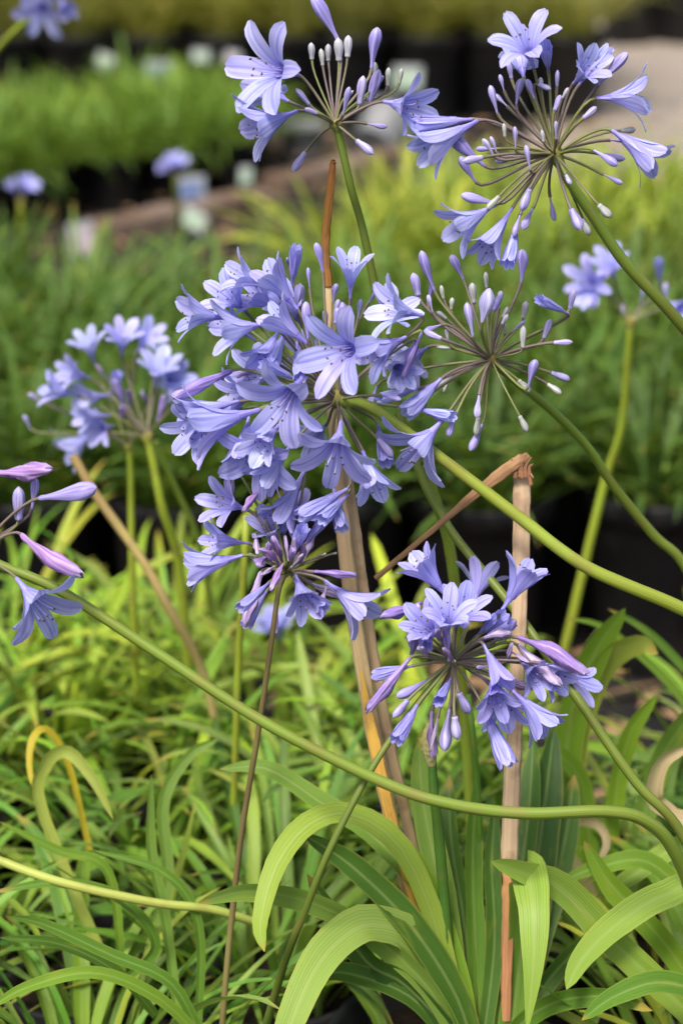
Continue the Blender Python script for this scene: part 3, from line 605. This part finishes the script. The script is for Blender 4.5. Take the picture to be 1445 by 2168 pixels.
U2 = [('B', 919, 616, 888, 530, 0), ('B', 980, 592, 957, 538, 1), ('B', 1102, 598, 1116, 529, 1), ('g', 1029, 610, 1027, 575, 2), ('g', 1003, 642, 998, 598, 1), ('f', 1020, 682, 1037, 610, -4), ('b', 1055, 652, 1059, 616, 1),
      ('b', 1000, 712, 991, 641, -3), ('g', 1107, 674, 1113, 637, 0), ('g', 1106, 737, 1110, 690, -2), ('g', 1068, 706, 1068, 684, 2), ('C', 1202, 664, 1140, 630, 0), ('b', 1205, 655, 1213, 613, 0), ('b', 1150, 717, 1166, 676, 0),
      ('B', 1117, 820, 1127, 760, -2), ('C', 933, 802, 856, 878, -2), ('b', 900, 862, 932, 893, -2), ('W', 936, 889, 860, 972, -3), ('C', 882, 824, 796, 842, 0), ('b', 797, 818, 780, 870, 0), ('B', 1021, 897, 994, 956, -1),
      ('B', 932, 688, 896, 703, -2), ('g', 948, 724, 943, 697, -1), ('g', 938, 632, 932, 604, 1), ('g', 955, 655, 957, 630, 1), ('b', 885, 627, 875, 578, 1), ('b', 915, 660, 905, 624, 0), ('b', 905, 640, 920, 600, 1), ('g', 945, 815, 938, 830, 0), ('M', 905, 735, 850, 775, 1, 1)]
H['u2'] = flower_head('blue_flower_head', (1040, 762, 1.72), [(1070, 790, 1.73), (1170, 872, 1.78), (1245, 950, 1.82), (1300, 1032, 1.85), (1380, 1130, 1.88), (1460, 1220, 1.90), (1560, 1500, 1.95), (1600, 2100, 2.05)], U2,
    'sparse blue flower head mostly in bud with a pale centre on a dull green stem', 10, mixc(GRN, DGRN, .3), seed=8, extra=16, xt='bbgg', rr=(70, 140))
U3 = [('W', 1128, 142, 1104, 62, -1), ('F', 1108, 165, 1088, 105, 1, 1), ('C', 1160, 150, 1148, 95, 2), ('C', 1224, 180, 1294, 100, 0), ('B', 1265, 180, 1323, 108, 0), ('F', 1212, 178, 1262, 122, 1), ('M', 1262, 208, 1372, 208, -1), ('F', 1294, 276, 1402, 342, -1),
      ('B', 1255, 318, 1306, 350, -2), ('b', 1197, 370, 1207, 391, -4), ('B', 1052, 240, 1033, 182, 0), ('b', 1066, 192, 1057, 158, 1), ('b', 1082, 167, 1075, 130, 2), ('b', 1092, 222, 1098, 165, 0), ('B', 1130, 208, 1114, 168, -1), ('b', 1138, 178, 1164, 190, -1),
      ('b', 1178, 184, 1180, 148, 1), ('g', 1068, 290, 1067, 261, -1), ('b', 1090, 314, 1090, 268, -2), ('b', 1121, 358, 1110, 308, -4), ('b', 1045, 330, 1024, 292, 0), ('b', 1050, 322, 1040, 288, 1), ('b', 1176, 293, 1177, 256, -5),
      ('B', 1052, 431, 976, 413, 0), ('M', 1048, 434, 945, 492, -1), ('F', 1083, 441, 1017, 546, 0), ('C', 1093, 476, 1082, 562, 1), ('B', 1127, 441, 1102, 484, 0), ('B', 1006, 386, 969, 333, 1), ('B', 1026, 352, 950, 294, 1), ('F', 1010, 256, 880, 322, 0), ('C', 1000, 252, 872, 268, 1),
      ('b', 1100, 455, 1085, 500, 0), ('g', 1150, 300, 1146, 275, -2)]
H['u3'] = flower_head('blue_flower_head', (1174, 328, 1.66), [(1205, 385, 1.67), (1262, 470, 1.69), (1325, 560, 1.71), (1445, 692, 1.74), (1600, 900, 1.80), (1680, 1500, 1.90), (1700, 2150, 2.0)], U3,
    'blue flower head with many long thin flower stalks spread wide before the gravel path', 12, mixc(GRN, DGRN, .4), seed=3, extra=18, xt='bbbg', rr=(80, 150))
U4 = [('B', 716, 86, 661, -8, 0), ('g', 660, 127, 659, 90, 0), ('g', 683, 140, 678, 103, 0), ('g', 695, 130, 692, 93, 1), ('g', 717, 130, 716, 80, 0), ('g', 735, 122, 738, 75, 0), ('B', 786, 147, 793, 58, 1), ('W', 630, 158, 552, 140, -1), ('M', 628, 235, 515, 275, -2),
      ('M', 612, 215, 548, 186, 1, 1), ('b', 655, 222, 628, 186, 0), ('b', 672, 240, 644, 232, -2), ('B', 726, 242, 740, 184, -3), ('b', 760, 222, 768, 160, 1), ('b', 780, 217, 803, 148, 3), ('g', 820, 182, 823, 143, 4), ('g', 845, 177, 851, 145, 4), ('b', 790, 190, 812, 160, 3), ('M', 812, 215, 897, 224, -1), ('g', 795, 165, 790, 130, 3)]
H['u4'] = flower_head('blue_flower_head', (710, 264, 1.68), [(718, 290, 1.685), (742, 395, 1.70), (772, 505, 1.73), (815, 720, 1.77), (865, 940, 1.79), (945, 1110, 1.79), (1080, 1280, 1.76), (1205, 1455, 1.73), (1340, 1650, 1.72), (1460, 1800, 1.74), (1600, 2200, 1.82)], U4,
    'topmost small blue flower head with upright pale green buds above the brown stalk tip', 9, mixc(GRN, DGRN, .45), seed=9, extra=4, xt='bg', rr=(50, 90))
U5 = [('M', 526, 1150, 428, 1142, 0), ('F', 513, 1176, 393, 1212, -1), ('x', 554, 1210, 512, 1320, -1), ('Y', 590, 1195, 572, 1155, -3), ('Y', 600, 1195, 578, 1222, -4), ('x', 610, 1190, 606, 1136, -1), ('x', 620, 1180, 632, 1140, -2), ('Y', 575, 1190, 552, 1165, -2), ('x', 640, 1190, 666, 1130, 0), ('Y', 635, 1195, 655, 1150, 0),
      ('F', 626, 1218, 650, 1298, -2), ('M', 688, 1230, 788, 1304, -1), ('F', 642, 1000, 590, 1122, 0), ('M', 525, 1080, 450, 1060, 0), ('Y', 551, 1033, 519, 1084, -2), ('g', 705, 1172, 712, 1170, 0), ('g', 682, 1175, 690, 1172, 0), ('x', 540, 1130, 545, 1175, -1), ('x', 690, 1240, 680, 1285, 1), ('x', 495, 1000, 490, 1050, 1), ('Y', 596, 1188, 590, 1140, -2), ('x', 580, 1200, 560, 1210, -4), ('x', 618, 1200, 640, 1175, -4), ('X', 612, 1185, 622, 1150, -3), ('X', 560, 1180, 535, 1195, -1), ('F', 590, 1160, 560, 1090, 2), ('M', 600, 1130, 640, 1060, 2)]
H['u5'] = flower_head('blue_flower_head', (606, 1212, 1.70), [(590, 1250, 1.70), (570, 1390, 1.71), (545, 1560, 1.74), (512, 1760, 1.77), (490, 1950, 1.80), (474, 2120, 1.82), (470, 2200, 1.83)], U5,
    'fading blue flower head with withered pink purple centre on a thin brown stem', 6, BRN, seed=12, group=None, extra=12, xt='xxXC', rr=(25, 75), blue=(0.42, 0.41, 0.83))
U6 = [('F', 946, 1264, 880, 1172, -1), ('M', 948, 1342, 944, 1278, -3), ('M', 1000, 1285, 1022, 1198, 8, 1), ('F', 1062, 1292, 1126, 1192, -2), ('X', 892, 1276, 811, 1317, 0), ('C', 888, 1308, 908, 1370, 0), ('X', 950, 1397, 938, 1318, -4), ('X', 868, 1393, 781, 1500, 0), ('B', 902, 1440, 844, 1482, 0), ('C', 954, 1437, 928, 1490, -1),
      ('B', 951, 1501, 940, 1590, 0), ('F', 1023, 1365, 1066, 1460, -3), ('F', 1056, 1440, 1060, 1530, 0), ('C', 1026, 1505, 1078, 1622, -1), ('F', 1084, 1462, 1172, 1545, -1), ('X', 1095, 1350, 1244, 1405, -1), ('B', 1148, 1405, 1222, 1421, -1), ('x', 1096, 1366, 1180, 1450, 0), ('F', 1190, 1420, 1238, 1462, 3, 1), ('b', 1047, 1356, 1053, 1298, 0), ('b', 1032, 1410, 1006, 1412, -2),
      ('x', 1080, 1380, 1120, 1400, 0), ('X', 870, 1385, 880, 1340, 1), ('x', 905, 1390, 890, 1372, -2), ('Y', 960, 1400, 946, 1378, -5), ('x', 1070, 1400, 1085, 1372, 0), ('b', 1075, 1345, 1090, 1310, 1), ('x', 995, 1290, 980, 1300, 2), ('M', 965, 1330, 990, 1270, 0), ('F', 930, 1350, 885, 1310, -1), ('F', 1040, 1430, 1055, 1500, -2), ('M', 1100, 1400, 1150, 1440, 1), ('X', 935, 1360, 925, 1330, -4), ('X', 905, 1360, 870, 1330, -1), ('F', 1120, 1400, 1200, 1440, 2)]
H['u6'] = flower_head('blue_flower_head', (956, 1402, 1.68), [(920, 1442, 1.68), (802, 1602, 1.67), (702, 1790, 1.67), (645, 1930, 1.69), (605, 2030, 1.72), (560, 2180, 1.78)], U6,
    'low drooping blue flower head with purple spent tubes beside the broken tan stalk', 7, DGRN, seed=15, extra=16, xt='xXbCx', rr=(50, 125), blue=(0.38, 0.365, 0.83))
U7 = [('Y', -12, 1000, 104, 1012, -1), ('b', 40, 1102, 43, 1030, 0), ('b', 68, 1077, 76, 1013, 0), ('B', 83, 1055, 206, 1042, -1), ('Y', 45, 1131, 160, 1243, -1), ('W', 35, 1224, 100, 1305, -2), ('F', -70, 1120, -150, 1080, 0), ('M', -80, 1200, -170, 1260, 0), ('F', -60, 1090, -90, 1000, 1), ('C', -60, 1250, -90, 1340, 1)]
H['u7'] = flower_head('blue_flower_head', (-45, 1172, 1.66), [(0, 1196, 1.66), (130, 1252, 1.66), (332, 1382, 1.66), (560, 1530, 1.66), (800, 1652, 1.66), (950, 1702, 1.66), (1110, 1722, 1.665), (1280, 1718, 1.67), (1365, 1738, 1.68), (1425, 1800, 1.70), (1470, 1930, 1.74), (1500, 2200, 1.80)], U7,
    'blue and pink flower head cut by the picture edge on a very long low arching stem', 12, mixc(GRN, DGRN, .2), seed=21)
H['u7']['label'] = 'blue flower head with pink purple spent tubes on a very long low arching stem'
U8 = [('M', 200, 768, 183, 705, 0), ('M', 258, 752, 256, 690, 0), ('M', 290, 747, 322, 703, 0), ('F', 165, 838, 93, 818, 0), ('M', 232, 836, 166, 846, -2), ('F', 190, 800, 133, 782, 1), ('C', 236, 846, 246, 790, 0), ('X', 265, 870, 248, 800, -2), ('X', 277, 870, 276, 818, -1), ('M', 330, 820, 338, 755, 0), ('M', 345, 815, 378, 798, -1), ('F', 420, 800, 345, 832, 1), ('X', 320, 870, 300, 830, -1), ('X', 333, 892, 352, 840, -1),
      ('M', 202, 915, 130, 962, 0), ('F', 232, 880, 163, 880, -1), ('M', 240, 902, 193, 910, -2), ('b', 64, 908, 52, 878, 0), ('b', 82, 846, 60, 833, 0), ('x', 225, 800, 205, 770, 1), ('X', 262, 900, 255, 860, -2), ('b', 330, 730, 330, 700, 2)]
H['u8'] = flower_head('blue_flower_head', (272, 945, 2.25), [(276, 1000, 2.26), (281, 1250, 2.30), (290, 1480, 2.36)], U8[::2], 'hazy blue flower head on a straight thin stem by the leaning dry stalk', 7, LGRN, seed=31, low=True)
H['u8b'] = flower_head('blue_flower_head', (312, 925, 2.22), [(325, 985, 2.23), (345, 1080, 2.25), (378, 1190, 2.29), (400, 1420, 2.36)], U8[1::2], 'hazy blue flower head on a slanting pale stem by the leaning dry stalk', 9, LGRN, seed=33, low=True)
H['u9'] = flower_head('blue_flower_head', (1334, 682, 2.35), [(1331, 720, 2.36), (1315, 900, 2.42), (1282, 1010, 2.46), (1240, 1180, 2.50), (1195, 1372, 2.54), (1160, 1520, 2.58)],
    [('M', 1300, 590, 1282, 545, 0), ('F', 1282, 618, 1228, 628, 0), ('W', 1262, 610, 1240, 590, 1), ('b', 1356, 640, 1362, 608, 0), ('C', 1396, 602, 1394, 548, 0), ('b', 1408, 640, 1406, 598, 0), ('F', 1408, 640, 1456, 656, 0), ('b', 1318, 664, 1316, 645, 0)],
    'blurred blue flower head with few flowers on a pale yellow green stem', 9, LGRN, seed=35, low=True)
def small_head(c, foot, label, seed, n=4, up=True):
    r = random.Random(seed); its = []; k = 1.7 / c[2]
    for i in range(n):
        a = r.uniform(-2.6, -0.5) if up else r.random() * 6.28; q = 30 * k; l = 75 * k
        its.append((r.choice('MFWM'), c[0] + q * math.cos(a), c[1] + q * math.sin(a), c[0] + (q + l) * math.cos(a), c[1] + (q + l) * math.sin(a), r.uniform(-2, 2)))
    flower_head('blue_flower_head', c, foot, its, label, 6, LGRN, seed=seed, low=True)
small_head((110, -25, 2.9), [(90, 10, 2.95), (-60, 200, 3.1), (-120, 600, 3.4)], 'blurred lilac flower head above the far black pots', 41, 7, False)
small_head((45, 425, 4.0), [(45, 470, 4.02), (48, 620, 4.15)], 'far pale lilac flower before the small grassy plants', 42, 3)
small_head((372, 372, 4.6), [(376, 420, 4.65), (385, 560, 4.9)], 'far lilac flower standing in front of the timber edging', 43, 4)
small_head((600, 1372, 2.5), [(602, 1420, 2.51), (610, 1600, 2.58)], 'small pale blue flower low among the lime leaves', 44, 2)

# ------------------------------------------------------------------ bare and dry stalks
def stalk(name, pts, rad, col, label, mat=M_STEM, flat=1.0, cat='stalk', rough=0.06, sides=10, group=None):
    sp = spline([P(*p) for p in pts], 12 * len(pts)); mb = MB(); d = pts[0][2]
    rf = rad if callable(rad) else (lambda v: rad / FP * d)
    tube(mb, sp, rf, sides, flat=flat, rough=rough); o = link(name, mb.mesh(name, [mat]), mat, None, col); tag(o, label, cat, group); return o
stalk('green_stalk', [(905, 985, 1.83), (918, 1050, 1.84), (945, 1130, 1.86), (962, 1240, 1.88), (975, 1420, 1.92), (1000, 1800, 1.98)], 12, mixc(GRN, LGRN, .5), 'blurred green stalk rising behind the large flower head into the black gap')
stalk('green_stalk', [(330, 935, 2.3), (375, 1040, 2.33), (418, 1140, 2.36), (450, 1300, 2.42)], 7, GRN, 'thin green stalk slanting behind the hazy flower heads')
stalk('green_stalk', [(990, 1470, 1.80), (1000, 1560, 1.80), (1012, 1700, 1.82), (1020, 2000, 1.86)], 7, MID, 'thin upright green stalk below the low drooping flower head')
stalk('green_stalk', [(-40, 1800, 1.80), (0, 1822, 1.80), (130, 1868, 1.80), (320, 1910, 1.81), (450, 1926, 1.83), (560, 1960, 1.86)], 10, (0.34, 0.38, 0.08), 'yellowish fallen stalk lying across the leaves by the dark pots')
stalk('green_stalk', [(520, 1090, 2.0), (518, 1180, 2.0), (505, 1400, 2.05), (495, 1700, 2.12)], 8, LGRN, 'blurred lime stalk behind the fading flower head')
stalk('dry_stalk', [(155, 965, 2.15), (205, 1050, 2.16), (300, 1185, 2.18), (362, 1295, 2.2), (430, 1425, 2.25), (470, 1600, 2.3)], 10, (0.44, 0.33, 0.13), 'leaning dry tan stalk running down from the hazy flower heads', M_DRY)
# the tall split dry stalk: two halves
sp_lab = 'tall dry tan stalk split in two rising behind the large flower head'
e = empty('split_dry_stalk', P(890, 1960, 1.84)); tag(e, sp_lab, 'stalk'); T = Matrix.Translation(-e.location)
def part(name, pts, rf, col, mat=M_DRY, flat=.5, rough=.25, sides=12):
    sp = spline([P(*p) for p in pts], 14 * len(pts)); mb = MB(); tube(mb, sp, rf, 28 if mat is M_DRY and sides > 8 else sides, flat=flat, rough=rough, ridge=.07 if mat is M_DRY else 0)
    o = link(name, mb.mesh(name, [mat]), mat, e, col); o.matrix_parent_inverse = T; return o
px2m = 1 / FP * 1.72
part('stem', [(694, 600, 1.74), (700, 760, 1.745), (708, 930, 1.75), (722, 1080, 1.755), (748, 1300, 1.765), (792, 1560, 1.785), (832, 1755, 1.80), (880, 1960, 1.84)], lambda v: px2m * (7 + 9 * min(1, v * 2.2)), (0.58, 0.42, 0.22))
part('stem_tip', [(706, 342, 1.72), (704, 352, 1.722), (696, 430, 1.728), (688, 515, 1.735), (694, 606, 1.74)], lambda v: px2m * (4.5 + 4.5 * min(1, v * 2)), (0.30, 0.13, 0.035), flat=.8)
part('stem', [(730, 990, 1.775), (744, 1070, 1.775), (762, 1200, 1.78), (795, 1420, 1.79), (838, 1640, 1.81), (872, 1790, 1.83), (900, 1960, 1.85)], lambda v: px2m * 12, (0.58, 0.43, 0.24))
part('stem', [(764, 1420, 1.76), (782, 1520, 1.762), (806, 1640, 1.768), (834, 1760, 1.778), (884, 1940, 1.80)], lambda v: px2m * (2 + 11 * math.sin(math.pi * min(1, v * 1.2 + .02) * .75)), (0.60, 0.36, 0.07), flat=.3)
# the broken stalk on the right
e = empty('broken_dry_stalk', P(1074, 2140, 1.80)); tag(e, 'upright dry tan stalk snapped at the top with its end folded down', 'stalk'); T = Matrix.Translation(-e.location)
part('stem', [(1104, 985, 1.73), (1104, 1100, 1.735), (1100, 1260, 1.74), (1092, 1480, 1.75), (1082, 1680, 1.76), (1078, 1840, 1.77)], lambda v: px2m * (17 + 1.5 * math.sin(v * 9)), (0.68, 0.51, 0.31), flat=.6, rough=.16)
part('stem', [(1078, 1835, 1.772), (1074, 1960, 1.78), (1070, 2160, 1.80)], lambda v: px2m * (14.5 - 4 * v), (0.58, 0.30, 0.13), flat=.6)
part('folded_top', [(1118, 966, 1.725), (1085, 985, 1.72), (1010, 1042, 1.73), (900, 1135, 1.76), (795, 1224, 1.80)], lambda v: px2m * (4 + 8 * math.sin(math.pi * min(1, v * 1.3 + .1)) * (1 - v * .5) + 2), (0.44, 0.27, 0.13), flat=.5)
for dx, dy, tx, ty in ((-14, 990, -22, 972), (-4, 988, 4, 974), (8, 988, 20, 968), (16, 990, 24, 982), (18, 1005, 24, 1012), (0, 990, -6, 978)):
    part('splinter', [(1104 + dx, dy + 22, 1.722), (1104 + dx, dy, 1.72), (1104 + tx, ty, 1.718)], lambda v: px2m * (5.5 - 4 * v), (0.36, 0.19, 0.09), flat=.5, sides=6)
# closed withered bud on its own stem
e = empty('spent_bud_stem', P(960, 2150, 1.80)); tag(e, 'single closed papery bud on a short green stem under the drooping flower head', 'bud'); T = Matrix.Translation(-e.location)
part('stem', [(914, 1600, 1.74), (918, 1680, 1.745), (930, 1790, 1.76), (960, 2150, 1.80)], lambda v: px2m * (9 + 4 * v), DG, M_STEM, 1.0, .05)
part('bud', [(908, 1530, 1.735), (906, 1560, 1.735), (908, 1590, 1.737), (914, 1622, 1.74)], lambda v: px2m * (2 + 13 * math.sin(math.pi * (v * .8 + .06))), (0.40, 0.36, 0.15), flat=.8)
